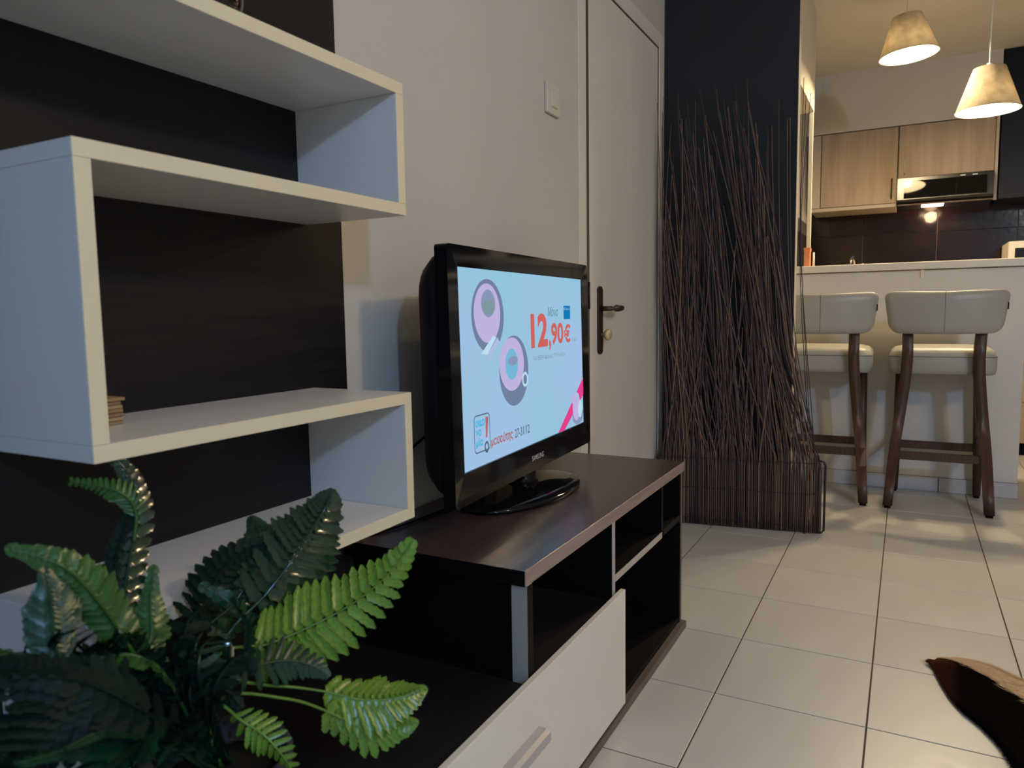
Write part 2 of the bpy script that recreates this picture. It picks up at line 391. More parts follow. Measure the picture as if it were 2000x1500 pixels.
# ================================================================== KITCHEN
kc = thing('kitchen_wall_cabinet', 'light oak kitchen wall cabinet left of the range hood', 'cabinet', (-0.34, 5.78, 1.58))
box('carcass', (-0.615, 5.622, 1.585), (-0.088, 5.93, 2.108), M['oaktrim'], kc, 0.001)
box('door_panel', (-0.555, 5.600, 1.612), (-0.092, 5.620, 2.104), M['oak'], kc, 0.0015)
box('side_strip', (-0.612, 5.604, 1.612), (-0.560, 5.620, 2.104), M['oaktrim'], kc, 0.001)
box('light_rail', (-0.612, 5.603, 1.586), (-0.09, 5.62, 1.609), M['oaktrim'], kc, 0.001)
tube('cabinet_handle', [(-0.118, 5.588, 1.64), (-0.118, 5.580, 1.66), (-0.118, 5.580, 1.75), (-0.118, 5.588, 1.77)], 0.005, M['bronze'], kc)
kc2 = thing('kitchen_wall_cabinet', 'short light oak wall cabinet directly above the range hood', 'cabinet', (0.19, 5.78, 1.76))
box('carcass', (-0.083, 5.622, 1.765), (0.472, 5.93, 2.108), M['oaktrim'], kc2, 0.001)
box('door_panel', (-0.080, 5.600, 1.768), (0.452, 5.620, 2.104), M['oak'], kc2, 0.0015)
box('side_panel', (0.455, 5.600, 1.585), (0.472, 5.620, 2.108), M['oaktrim'], kc2, 0.001)
tube('cabinet_handle', [(-0.045, 5.588, 1.79), (-0.045, 5.580, 1.80), (-0.045, 5.580, 1.885), (-0.045, 5.588, 1.90)], 0.004, M['silver2'], kc2)
hd = thing('range_hood', 'black range hood with glossy glass visor and a lit lamp underneath', 'range hood', (0.19, 5.7, 1.585))
bm = bmesh.new(); add_prism(bm, [(-0.083, 5.56, 1.76), (-0.083, 5.545, 1.62), (-0.083, 5.57, 1.59), (-0.083, 5.93, 1.59), (-0.083, 5.93, 1.76)], (0.535, 0, 0))
obj('hood_body', bm, M['hood'], hd)
bm = bmesh.new(); add_prism(bm, [(-0.045, 5.5525, 1.738), (-0.045, 5.5405, 1.630), (-0.045, 5.5355, 1.630), (-0.045, 5.5475, 1.738)], (0.46, 0, 0))
obj('glass_visor', bm, M['hoodglass'], hd)
box('hood_edge', (-0.082, 5.552, 1.583), (0.451, 5.572, 1.592), M['bronze'], hd, 0.001)
for x in (0.27, 0.335): box('control_button', (x, 5.543, 1.742), (x+0.028, 5.552, 1.750), M['silver2'], hd, 0.001)
box('hood_lamp', (0.060, 5.575, 1.576), (0.185, 5.66, 1.590), M['hoodlamp'], hd, 0.002)
light('hood_lamp_light', 'POINT', (0.125, 5.79, 1.550), 3.6, (1.0, 0.62, 0.36), 0.04)
bk = thing('black_wall_cabinet', 'tall black wall cabinet at the right end of the kitchen, reaching the ceiling', 'cabinet', (0.8, 5.78, 1.58))
box('carcass', (0.478, 5.62, 1.585), (1.10, 5.93, ZC-0.004), M['blackcab'], bk, 0.001)
box('door_panel', (0.480, 5.600, 1.588), (0.79, 5.618, ZC-0.01), M['blackcab'], bk, 0.002)
box('door_panel', (0.793, 5.600, 1.588), (1.10, 5.618, ZC-0.01), M['blackcab'], bk, 0.002)
# base cabinets, worktop, sink tap, microwave
bc = thing('kitchen_base_cabinet', 'pale kitchen base cabinet with drawers behind the bar', 'cabinet', (0.4, 5.62, 0))
box('carcass', (-0.65, 5.37, 0.08), (2.4, 5.93, 0.868), M['oaktrim'], bc, 0.001)
box('plinth', (-0.65, 5.42, 0.001), (2.4, 5.9, 0.079), M['black'], bc, 0)
for k in range(5):
    for j, (za, zb) in enumerate(((0.085, 0.33), (0.335, 0.60), (0.605, 0.862))):
        d = box('drawer', (-0.64+k*0.6, 5.348, za), (-0.045+k*0.6, 5.369, zb), M['oak'], bc, 0.0015)
        box('drawer_handle', (-0.44+k*0.6, 5.330, zb-0.045), (-0.25+k*0.6, 5.348, zb-0.033), M['bronze'], d, 0.001)
wt = struct(box('trim_8', (-0.65, 5.34, 0.870), (2.4, 5.935, 0.90), M['bartop'], None, 0.002), 'kitchen worktop under the black backsplash', 'worktop')
tp = thing('kitchen_tap', 'chrome kitchen tap just showing above the bar top', 'tap', (-0.34, 5.78, 0.90))
tube('tap_spout', smooth_curve([(-0.34, 5.80, 0.90), (-0.34, 5.80, 1.18), (-0.345, 5.77, 1.26), (-0.352, 5.70, 1.275), (-0.356, 5.64, 1.245), (-0.356, 5.635, 1.225)], 18), 0.011, M['chrome'], tp, 10)
tube('tap_lever', [(-0.335, 5.80, 1.185), (-0.305, 5.78, 1.222), (-0.28, 5.77, 1.226)], [0.010, 0.009, 0.007], M['chrome'], tp, 8)
tube('tap_base', [(-0.34, 5.80, 0.901), (-0.34, 5.80, 0.94)], 0.024, M['chrome'], tp, 16)
mw = thing('microwave', 'white microwave with a dark door at the right end of the kitchen counter', 'microwave', (0.78, 5.68, 0.90))
box('housing', (0.54, 5.52, 0.912), (1.02, 5.88, 1.315), M['ivory'], mw, 0.006, 2)
box('door_glass', (0.575, 5.514, 0.95), (0.87, 5.521, 1.272), M['blackcab'], mw, 0.002)
box('control_panel', (0.89, 5.514, 0.95), (1.0, 5.521, 1.27), M['ivory'], mw, 0.002)
for (x, y) in ((0.57, 5.55), (0.99, 5.55), (0.57, 5.85), (0.99, 5.85)):
    tube('foot', [(x, y, 0.9005), (x, y, 0.913)], 0.012, M['black'], mw, 8)
# small things on the bar, left end
bx = thing('recipe_box', 'upright orange card box at the left end of the bar top', 'box', (-0.488, 4.32, 1.139))
box('box_body', (-0.503, 4.30, 1.1395), (-0.474, 4.36, 1.235), M['copper'], bx, 0.001)
box('box_lid', (-0.505, 4.298, 1.226), (-0.472, 4.362, 1.247), M['copper'], bx, 0.001)
cd = thing('candle', 'thin ivory candle beside the orange box on the bar top', 'candle', (-0.457, 4.33, 1.139))
tube('candle_stick', [(-0.457, 4.33, 1.1395), (-0.457, 4.33, 1.222)], [0.0055, 0.005], M['ivory'], cd, 10)
tube('wick', [(-0.457, 4.33, 1.222), (-0.457, 4.33, 1.231)], 0.001, M['black'], cd, 5)

# ================================================================== PENDANT LAMPS
def pendant(cx, y, z, tilt, label, rb, rtop, hh, pw):
    t = thing('pendant_lamp', label, 'lamp', (cx, y, z), group='pendant lamps over the bar')
    R = Matrix.Rotation(tilt, 3, 'Y'); c = Vector((cx, y, z))
    top = c+R @ Vector((0, 0, hh))
    bm = bmesh.new()
    prof = [(rb, 0), (rb-(rb-rtop)*.33, hh*.33), (rb-(rb-rtop)*.66, hh*.66), (rtop, hh), (rtop-0.003, hh-0.002), (rtop-.0035, hh-0.002)]
    add_lathe(bm, [(rb, 0), (rtop, hh), (0.012, hh+0.001)], c, 48, R)
    obj('lamp_shade', bm, M['shade'], t, True)
    bm = bmesh.new(); add_lathe(bm, [(rb-0.003, 0.001), (rtop-0.003, hh-0.004), (0.012, hh-0.004)], c, 48, R)
    obj('shade_lining', bm, M['shade_in'], t, True)
    bm = bmesh.new(); add_lathe(bm, [(rb-0.0035, 0), (rb+0.0012, 0.0), (rb+0.0012, 0.004), (rb-0.0035, 0.004)], c, 48, R)
    obj('shade_hem', bm, M['shade'], t, True)
    bm = bmesh.new()
    add_lathe(bm, [(0.004, -0.052), (0.018, -0.047), (0.028, -0.030), (0.030, -0.012), (0.026, 0.004), (0.015, 0.02), (0.013, 0.035)], c+R @ Vector((0, 0, hh-0.085)), 20, R, True)
    obj('bulb', bm, M['bulb'], t, True)
    tube('bulb_holder', [top-Vector((0, 0, 0.055)), top+Vector((0, 0, 0.022))], [0.017, 0.012], M['cord'], t, 12)
    tube('cord', [top+Vector((0, 0, 0.018)), (top.x, top.y, ZC-0.02)], 0.0035, M['cord'], t, 8)
    tube('ceiling_rose', [(top.x, top.y, ZC-0.025), (top.x, top.y, ZC-0.0005)], [0.03, 0.045], M['cord'], t, 20)
    light('pendant_light', 'POINT', c+R @ Vector((0, 0, hh-0.155)), pw, (1.0, 0.77, 0.46), 0.03)
pendant(-0.034, 4.30, 2.169, math.radians(-4), 'higher pendant lamp with felt-textured cone shade, left one over the bar', 0.134, 0.068, 0.19, 50)
pendant(0.310, 4.30, 1.853, 0, 'lower pendant lamp with felt-textured cone shade, right one over the bar', 0.137, 0.068, 0.20, 50)

# ================================================================== SHELF UNIT (S shape)
XF = -0.728; XB = -0.944; TH = 0.0185; YN, YF = 0.449, 0.997
sh = thing('wall_shelf', 'white zigzag wall shelf with cream edges on a dark wood back panel', 'shelf', (XB, 0.7, 0.287))
box('back_panel', (WX+0.0005, -0.35, 0.287), (XB, 1.088, ZC-0.10), M['panel'], sh, 0.001)
def board(z1, ya, yb):
    b = box('shelf_board', (XB+0.0003, ya, z1-TH), (XF-0.0012, yb, z1), M['white'], sh, 0.0004)
    tag(box('edge_band', (XF-0.0012, ya, z1-TH), (XF, yb, z1), M['cream'], b, 0.0003), 'cream front edge strip')
def upright(y, za, zb):
    b = box('upright_panel', (XB+0.0003, y, za), (XF-0.0012, y+TH, zb), M['white'], sh, 0.0004)
    tag(box('edge_band', (XF-0.0012, y, za), (XF, y+TH, zb), M['cream'], b, 0.0003), 'cream front edge strip')
Z1, Z2, Z3, Z4 = 1.290, 1.0995, 0.7905, 0.595
board(Z1, -0.30, YF); upright(YF-TH, Z2+.0002, Z1-TH-.0002); board(Z2, YN, YF); upright(YN, Z3+.0002, Z2-TH-.0002)
board(Z3, YN, YF); upright(YF-TH, Z4+.0002, Z3-TH-.0002); board(Z4, YN, YF); upright(YN, 0.2925, Z4-TH-.0002)
for (y, z) in ((YF+0.045, Z2-0.012), (YF+0.045, Z3+0.0)):
    bm = bmesh.new(); add_lathe(bm, [(0.009, 0), (0.009, 0.006), (0.006, 0.010)], (WX+0.0, y, z), 14, Ry, True)
    obj('wall_fixing', bm, M['white'], sh, True)

# coasters stack on the third board
zc = Z3+0.0004
for k in range(7):
    h_ = 0.0042; dx = random.uniform(-.003, .003); dy = random.uniform(-.003, .003)
    lab = 'square wooden coaster, %s of the stack in the shelf corner' % ['lowest', 'second from the bottom', 'third from the bottom', 'middle one', 'third from the top', 'second from the top', 'topmost'][k]
    o = box('coaster', (-0.938+dx, 0.478+dy, zc), (-0.848+dx, 0.566+dy, zc+h_), M['cork%d' % (k % 3)], None, 0.0006)
    tag(o, lab, 'coaster', 'wooden coasters stacked on the shelf'); zc += h_+0.0006

# dark vase above
v = thing('vase', 'glossy black vase standing on the top board of the zigzag shelf', 'vase', (-0.80, 0.66, Z1))
bm = bmesh.new(); add_lathe(bm, [(0.01, 0.0005), (0.058, 0.0005), (0.064, 0.02), (0.066, 0.12), (0.062, 0.22), (0.045, 0.27), (0.03, 0.29), (0.034, 0.31), (0.028, 0.31)], (-0.80, 0.655, Z1), 36)
obj('vase_body', bm, M['vase'], v, True)
bm = bmesh.new(); add_lathe(bm, [(0.034, 0.304), (0.037, 0.309), (0.034, 0.314), (0.028, 0.310)], (-0.80, 0.655, Z1), 36)
obj('vase_rim', bm, M['vase'], v, True)

# ================================================================== TV STAND
SX = -0.550; SB = WX+0.004
st = thing('tv_stand', 'dark wenge television stand with a raised top and a cream drawer', 'tv stand', (-0.75, 1.3, 0))
tb = box('raised_top', (SB, 1.060, 0.461), (SX-0.0012, 2.062, 0.488), M['wenge'], st, 0.0006)
tag(box('front_edge', (SX-0.0012, 1.060, 0.461), (SX, 2.062, 0.488), M['wenge_edge'], tb, 0.0003), 'lighter brown front edge strip')
tag(box('end_edge', (SB, 1.0590, 0.461), (SX-0.001, 1.060, 0.488), M['black'], tb, 0), 'black near end edge')
lt = box('low_top', (SB, -0.35, 0.266), (SX, 1.527, 0.286), M['panel'], st, 0.0008)
tag(box('front_edge', (SX, -0.35, 0.268), (SX+0.001, 1.52, 0.2855), M['wenge_edge'], lt, 0), 'thin brown front edge strip')
# near support: black panel with silver end
sp = box('support_panel', (-0.90, 1.066, 0.2862), (-0.581, 1.084, 0.4608), M['black'], st, 0.0006)
tag(box('silver_post', (-0.580, 1.0645, 0.2862), (-0.5495, 1.0845, 0.4608), M['silver'], st, 0.0006), 'brushed silver upright')
tag(box('black_liner', (-0.5494, 1.0645, 0.2862), (-0.549, 1.0845, 0.4608), M['black'], sp, 0), 'black')
# middle divider & side shelf
dv = box('divider_panel', (-0.93, 1.478, 0.2862), (SX-0.003, 1.494, 0.4608), M['black'], st, 0.0005)
box('edge_band', (SX-0.003, 1.478, 0.2862), (SX-0.001, 1.494, 0.4608), M['silver'], dv, 0.0003)
ss = box('side_shelf', (-0.93, 1.495, 0.322), (SX-0.003, 1.85, 0.338), M['black'], st, 0.0005)
box('edge_band', (SX-0.003, 1.495, 0.322), (SX-0.001, 1.85, 0.338), M['silver'], ss, 0.0003)
box('inner_divider', (-0.93, 1.852, 0.3385), (SX-0.004, 1.868, 0.4608), M['black'], st, 0.0005)
# carcass low part
box('back_board', (SB, 1.086, 0.2862), (SB+0.006, 2.04, 0.4608), M['black'], st, 0)
ep = box('end_panel', (SB+0.0065, 2.026, 0.021), (SX-0.003, 2.044, 0.4608), M['black'], st, 0.0005)
box('edge_band', (SX-0.003, 2.032, 0.021), (SX-0.001, 2.044, 0.4608), M['base'], ep, 0.0003)
box('carcass', (SB, -0.35, 0.0215), (SX-0.024, 1.525, 0.2655), M['black'], st, 0.0005)
box('shelf_end', (-0.93, 1.868, 0.322), (SX-0.003, 2.025, 0.338), M['black'], st, 0.0005)
box('bottom_board', (SB, 1.527, 0.0215), (SX-0.004, 2.025, 0.036), M['black'], st, 0.0005)
box('lower_back', (SB, 1.527, 0.037), (SB+0.006, 2.025, 0.2860), M['black'], st, 0)
box('plinth', (SB, -0.35, 0.001), (-0.538, 2.052, 0.021), M['base'], st, 0.001)
for k, (ya, yb) in enumerate(((0.18, 1.518), (-0.34, 0.176))):
    dr = box('drawer', (-0.5475, ya, 0.034), (-0.5355, yb, 0.3005), M['drawer'], st, 0.0008)
    bm = bmesh.new()
    c0, c1 = (0.80, 1.075) if k == 0 else (-0.2, 0.06)
    add_prism(bm, [(-0.5355, c0, 0.188), (-0.515, c0, 0.188), (-0.512, c0, 0.193), (-0.512, c0, 0.209), (-0.520, c0, 0.212), (-0.5355, c0, 0.212)], (0, c1-c0, 0))
    obj('drawer_handle', bm, M['silver2'], dr)

# ================================================================== TELEVISION
TW = 0.70; TC = Vector((-0.762, 1.52, 0.812)); ty = 1.635
tu = Vector((math.cos(ty), math.sin(ty), 0)); tn = Vector((math.sin(ty), -math.cos(ty), 0))
tv_ = Vector((0, 0, 1))*math.cos(.017)-tn*math.sin(.017); tn = tu.cross(tv_)
if tn.x < 0: tn = -tn
TR = Matrix((tu, tv_, tn)).transposed()
def tp3(u, v, d=0.0): return TC+tu*u+tv_*v+tn*d
tv = thing('television', 'flat black television switched on, showing a price advert', 'television', (-0.79, 1.53, 0.4885))
def rr(u0, v0, u1, v1, r, n=5, rs=None):
    pts = []
    rs = rs or [r]*4
    for (cu, cv, a0, q) in ((u1-rs[0], v1-rs[0], 0, rs[0]), (u0+rs[1], v1-rs[1], PI/2, rs[1]), (u0+rs[2], v0+rs[2], PI, rs[2]), (u1-rs[3], v0+rs[3], 1.5*PI, rs[3])):
        for k in range(n+1):
            a = a0+PI/2*k/n; pts.append((cu+q*math.cos(a), cv+q*math.sin(a)))
    return pts
UO, VB, VT = 0.393, -0.258, 0.236
# bezel frame: ring between outer outline and screen hole
def ring_prism(bm, outer, inner, d0, d1, dn):
    """outer,inner lists of same length of (u,v); front at d1 outer, dn inner; back at d0"""
    n = len(outer)
    A = [bm.verts.new(tp3(u, v, d1)) for u, v in outer]; B = [bm.verts.new(tp3(u, v, dn)) for u, v in inner]
    C_ = [bm.verts.new(tp3(u, v, d0)) for u, v in outer]; D = [bm.verts.new(tp3(u, v, d0)) for u, v in inner]
    for i in range(n):
        j = (i+1) % n
        for q in ((A[i], A[j], B[j], B[i]), (A[i], C_[i], C_[j], A[j]), (B[i], B[j], D[j], D[i]), (C_[i], D[i], D[j], C_[j])):
            bm.faces.new(q)
bm = bmesh.new()
ring_prism(bm, rr(-UO, VB, UO, VT, 0.008, 5), rr(-TW/2, -TW*9/32, TW/2, TW*9/32, 0.001, 5), -0.022, 0.004, 0.0015)
obj('bezel', bm, M['tvgloss'], tv)
# back housing: lofted rounded rectangles, deeper in the middle
bm = bmesh.new(); layers = []
for (d, ins, r) in ((-0.0205, 0.012, 0.02), (-0.05, 0.014, 0.05), (-0.072, 0.022, 0.07), (-0.085, 0.045, 0.08), (-0.110, 0.11, 0.06), (-0.118, 0.15, 0.05)):
    layers.append([bm.verts.new(tp3(u, v, d)) for u, v in rr(-UO+ins, VB+ins, UO-ins, VT-ins, r, 6)])
for a, b in zip(layers, layers[1:]):
    for i in range(len(a)): bm.faces.new([a[i], a[(i+1) % len(a)], b[(i+1) % len(a)], b[i]])
bm.faces.new(layers[-1]); bm.faces.new(layers[0][::-1])
obj('back_housing', bm, M['tvmatt'], tv, True)
def emis(name, col, s=1.0):
    m = bpy.data.materials.new(name); m.use_nodes = True; nt = m.node_tree; nt.nodes.clear()
    e = nt.nodes.new('ShaderNodeEmission'); e.inputs[0].default_value = (*col, 1); e.inputs[1].default_value = s
    out = nt.nodes.new('ShaderNodeOutputMaterial'); nt.links.new(e.outputs[0], out.inputs[0]); return m
def srgb(r, g_, b_):
    f = lambda c: ((c/255+0.055)/1.055)**2.4 if c > 10 else c/255/12.92
    return (f(r), f(g_), f(b_))
SCR = emis('screen_backdrop', srgb(152, 194, 222))
nt = SCR.node_tree; e = nt.nodes['Emission']; tc = nt.nodes.new('ShaderNodeTexCoord')
n = nt.nodes.new('ShaderNodeTexNoise'); n.inputs['Scale'].default_value = 3.0
r = nt.nodes.new('ShaderNodeValToRGB'); r.color_ramp.elements[0].color = (*srgb(146, 196, 218), 1); r.color_ramp.elements[1].color = (*srgb(160, 192, 228), 1)
r.color_ramp.elements[0].position = .35; r.color_ramp.elements[1].position = .65
nt.links.new(tc.outputs['Object'], n.inputs['Vector']); nt.links.new(n.outputs['Fac'], r.inputs[0]); nt.links.new(r.outputs[0], e.inputs[0])
bm = bmesh.new()
q = [(-TW/2+.0012, -TW*9/32+.0012), (TW/2-.0012, -TW*9/32+.0012), (TW/2-.0012, TW*9/32-.0012), (-TW/2+.0012, TW*9/32-.0012)]
a = [bm.verts.new(tp3(u, v, 0)) for u, v in q]; b = [bm.verts.new(tp3(u, v, -0.004)) for u, v in q]
bm.faces.new(a); bm.faces.new(b[::-1])
for i in range(4): bm.faces.new([a[i], b[i], b[(i+1) % 4], a[(i+1) % 4]])
screen = obj('screen', bm, SCR, tv); tag(screen, 'lit pale blue advert picture')
lay = [0.0003]
def flat(name, poly, m, extra=None):
    lay[0] += 0.00005
    bm = bmesh.new(); vs = [bm.verts.new(tp3(u, v, lay[0])) for u, v in poly]
    f = bm.faces.new(vs)
    if extra:
        pass
    o = obj(name, bm, m, screen); return o
def ell(cu, cv, a, b, n=40, rot=0):
    out = []
    for k in range(n):
        t = 2*PI*k/n; x, y = a*math.cos(t), b*math.sin(t)
        out.append((cu+x*math.cos(rot)-y*math.sin(rot), cv+x*math.sin(rot)+y*math.cos(rot)))
    return out
def ringflat(name, outer, inner, m):
    lay[0] += 0.00005; bm = bmesh.new(); n = len(outer)
    A = [bm.verts.new(tp3(u, v, lay[0])) for u, v in outer]; B = [bm.verts.new(tp3(u, v, lay[0])) for u, v in inner]
    for i in range(n): bm.faces.new([A[i], A[(i+1) % n], B[(i+1) % n], B[i]])
    return obj(name, bm, m, screen)
E = dict(grey=emis('screen_grey', srgb(112, 128, 158)), grey2=emis('screen_grey_light', srgb(134, 150, 182)), pink=emis('screen_pink', srgb(190, 178, 222)),
         pink2=emis('screen_lilac', srgb(172, 188, 226)), red=emis('screen_red', srgb(206, 98, 92)), teal=emis('screen_teal', srgb(70, 135, 140)),
         blue=emis('screen_blue', srgb(20, 120, 186)), mag=emis('screen_magenta', srgb(228, 62, 138)), cyan=emis('screen_cyan', srgb(60, 178, 216)),
         brown=emis('screen_brown', srgb(170, 108, 108)), slate=emis('screen_slate', srgb(84, 104, 122)), white=emis('screen_white', srgb(186, 220, 238)),
         aqua=emis('screen_aqua', srgb(116, 182, 214)), olive=emis('screen_olive', srgb(128, 150, 158)))
_f = {}
def text(name, s, u, v, h, m, sx=1.0, parent=None, d=None, bold=0.0, slant=0.0, width=None):
    c = bpy.data.curves.new(name, 'FONT'); c.body = s; c.size = 1.0; c.offset = bold; c.resolution_u = 3
    o = bpy.data.objects.new(name, c); COL.objects.link(o)
    dg = bpy.context.evaluated_depsgraph_get(); dg.update()
    me = bpy.data.meshes.new_from_object(o.evaluated_get(dg))
    bpy.data.objects.remove(o); bpy.data.curves.remove(c)
    bm = bmesh.new(); bm.from_mesh(me); bpy.data.meshes.remove(me)
    if not bm.verts: bm.free(); return None
    xs = [q.co.x for q in bm.verts]; ys = [q.co.y for q in bm.verts]
    x0, x1, y0, y1 = min(xs), max(xs), min(ys), max(ys)
    k = h/(y1-y0); kx = (width/(x1-x0)) if width else k*sx
    lay[0] += 0.00005; dd = lay[0] if d is None else d
    for q in bm.verts:
        yy = (q.co.y-y0)*k
        q.co = tp3(u+(q.co.x-x0)*kx+slant*yy, v+yy, dd)
    return obj(name, bm, m, parent or screen)
# two round tins
flat('picture_disc', ell(-0.225, 0.103, 0.074, 0.074), E['grey'])
flat('picture_disc', ell(-0.228, 0.108, 0.060, 0.060), E['pink'])
flat('picture_disc', ell(-0.223, 0.128, 0.032, 0.028, rot=0), E['grey2'])
flat('picture_disc', ell(-0.223, 0.120, 0.030, 0.014), E['olive'])
flat('picture_ribbon', [(-0.262, 0.028), (-0.205, 0.062), (-0.190, 0.058), (-0.235, 0.024)], E['white'])
flat('picture_ribbon', [(-0.238, 0.022), (-0.186, 0.058), (-0.176, 0.048), (-0.224, 0.012)], E['pink2'])
flat('picture_disc', ell(-0.105, -0.018, 0.077, 0.077), E['grey'])
flat('picture_disc', ell(-0.116, -0.003, 0.064, 0.058), E['pink'])
flat('picture_disc', ell(-0.118, -0.003, 0.033, 0.034), E['aqua'])
flat('picture_disc', ell(-0.112, 0.004, 0.026, 0.010), E['grey2'])
flat('picture_disc', ell(-0.048, -0.042, 0.017, 0.017), E['white'])
flat('picture_disc', ell(-0.048, -0.042, 0.010, 0.011), E['grey'])
text('price_whole', '12', -0.008, 0.026, 0.080, E['red'], bold=0.04, width=0.104)
text('price_comma', ',', 0.103, 0.014, 0.026, E['red'], bold=0.03, width=0.013)
text('price_cents', '90', 0.119, 0.028, 0.054, E['red'], bold=0.03, width=0.084)
text('price_sign', '€', 0.208, 0.029, 0.048, E['red'], bold=0.03, width=0.048)
text('price_note', 'ΤΕΛ.ΚΙΛΟ', 0.262, 0.030, 0.010, E['olive'], width=0.045)
text('price_heading', 'Μόνο', 0.098, 0.098, 0.024, E['teal'], width=0.068, slant=0.3)
text('small_print', 'ΓΙΑ ΒΕΡΗ Κρέμας ΤΙΤΙ 4x40γρ', 0.002, -0.006, 0.013, E['olive'], width=0.21)
flat('blue_badge', [(0.208, 0.090), (0.257, 0.090), (0.257, 0.124), (0.208, 0.124)], E['blue'])
text('badge_text', 'ΕΠΑ-Α', 0.212, 0.113, 0.006, E['white'], width=0.04)
flat('magenta_ribbon', [(0.150, -0.1955), (0.204, -0.1955), (0.3485, -0.128), (0.3485, -0.076)][0:1]+[(0.196, -0.1955), (0.3485, -0.119), (0.3485, -0.072)], E['mag'])
flat('gift_bow', ell(0.300, -0.170, 0.044, 0.024), E['grey2'])
flat('gift_bow', ell(0.290, -0.145, 0.030, 0.038), E['pink'])
flat('gift_bow', ell(0.268, -0.122, 0.016, 0.013, rot=.5), E['pink'])
flat('gift_bow', ell(0.298, -0.120, 0.014, 0.011, rot=-.4), E['pink2'])
flat('gift_bow', ell(0.318, -0.155, 0.016, 0.024), E['white'])
# speech-bubble logo
o1 = rr(-0.307, -0.168, -0.236, -0.092, 0.010, 4); i1 = rr(-0.3045, -0.1655, -0.2385, -0.0945, 0.008, 4)
ringflat('logo_outline', o1, i1, E['slate'])
text('logo_line', 'οικο', -0.300, -0.116, 0.014, E['cyan'], bold=.03, width=0.040)
text('logo_line', 'νο', -0.300, -0.135, 0.014, E['cyan'], bold=.03, width=0.024)
text('logo_line', 'μία', -0.300, -0.158, 0.020, E['cyan'], bold=.03, width=0.030)
flat('logo_mark', [(-0.256, -0.100), (-0.243, -0.100), (-0.250, -0.142), (-0.257, -0.142)], E['brown'])
ringflat('logo_mark', ell(-0.254, -0.161, 0.010, 0.012), ell(-0.254, -0.161, 0.005, 0.007), E['slate'])
text('shop_lettering', 'μασούτης', -0.234, -0.169, 0.026, E['brown'], bold=.03, width=0.108)
text('date_lettering', '27-31/12', -0.116, -0.166, 0.020, E['slate'], bold=.012, width=0.082)
text('maker_lettering', 'SAMSUNG', -0.030, -0.2345, 0.0125, M['letter'], parent=tv, d=0.0046, bold=.01, width=0.072)
# stand neck and oval foot
bm = bmesh.new(); fc = Vector((-0.805, 1.545, 0.4885))
def foot_prof(bm, prof):
    rings = []
    for (k, z) in prof:
        rings.append([bm.verts.new(fc+Vector((0.115*k*math.cos(t), 0.225*k*math.sin(t), z))) for t in [2*PI*i/64 for i in range(64)]])
    for a, b in zip(rings, rings[1:]):
        for i in range(64): bm.faces.new([a[i], a[(i+1) % 64], b[(i+1) % 64], b[i]])
    bm.faces.new(rings[0][::-1]); bm.faces.new(rings[-1])
foot_prof(bm, [(0.97, 0.0005), (1.0, 0.003), (1.0, 0.008), (0.97, 0.012), (0.8, 0.018), (0.5, 0.024), (0.25, 0.028)])
obj('foot_plate', bm, M['tvgloss'], tv, True)
bm = bmesh.new()
add_tube(bm, [(-0.805, 1.545, 0.512), (-0.802, 1.545, 0.53), (-0.80, 1.545, 0.56), (-0.80, 1.545, 0.60)], [0.045, 0.030, 0.028, 0.034], 20)
obj('neck', bm, M['tvgloss'], tv, True)
# cable hanging behind the tv
cb = tube('power_cable', smooth_curve([(-0.90, 1.40, 0.70), (-0.935, 1.25, 0.62), (-0.945, 1.14, 0.535), (-0.935, 1.10, 0.4915), (-0.90, 1.15, 0.4915), (-0.88, 1.35, 0.4915)], 24), 0.003, M['black'], None, 6)
tag(cb, 'thin black cable drooping behind the television', 'cable')

# ================================================================== TWIG SCREEN
ts = thing('twig_screen', 'free-standing screen of tall dark brown twigs wired into a metal base frame', 'room divider', (-0.57, 3.15, 0))
A0, A1 = Vector((-0.925, 3.086, 0)), Vector((-0.285, 3.175, 0))
ax = (A1-A0).normalized(); nrm = Vector((ax.y, -ax.x, 0))
rs = random.Random(3)
NT = 250
for k in range(NT):
    layer = k % 3
    f_ = (k+rs.random())/NT
    p0 = A0+(A1-A0)*f_+nrm*(layer-1)*0.008*-1
    ht = rs.uniform(1.15, 1.84) if rs.random() < 0.62 else rs.uniform(0.35, 1.2)
    LT = (A1-A0).length
    lean = rs.gauss(-0.06-0.18*f_, 0.10)
    if rs.random() < 0.12: lean -= rs.uniform(0.08, 0.25)
    if f_ < 0.15: lean = rs.uniform(-0.04, 0.10)
    ld = rs.uniform(-0.004, 0.02); marg = rs.uniform(0.0, 0.16)
    curv = rs.uniform(-0.04, 0.06); wob = rs.uniform(0, 6.28)
    pts = []; rad = []; n = 16
    r0 = rs.uniform(0.0019, 0.0031)
    for i in range(n+1):
        z = ht*i/n
        t = max(0, (z-0.30)/1.5)
        s_ = lean*(1.25*t-0.25*t*t)+curv*1.2*math.sin(PI*min(1, t*1.05))+0.003*math.sin(z*3+wob)*min(1, z*2)
        s_ = min(s_, LT-marg*min(1, t*3)-0.125*(1-math.exp(-3.2*t))-f_*LT) if t > 0 else s_
        s_ = max(s_, -f_*LT+0.0)
        d_ = ld*t-0.004*math.sin(z*4+wob)*min(1, z)
        zz = z+0.004 if i == 0 else z
        pts.append(p0+ax*s_+nrm*(0.0+d_)+Vector((0, 0, zz))); rad.append(r0*(1-0.5*i/n))
    bm = bmesh.new(); add_tube(bm, pts, rad, 5)
    obj('twig', bm, M['twig'], ts, True)
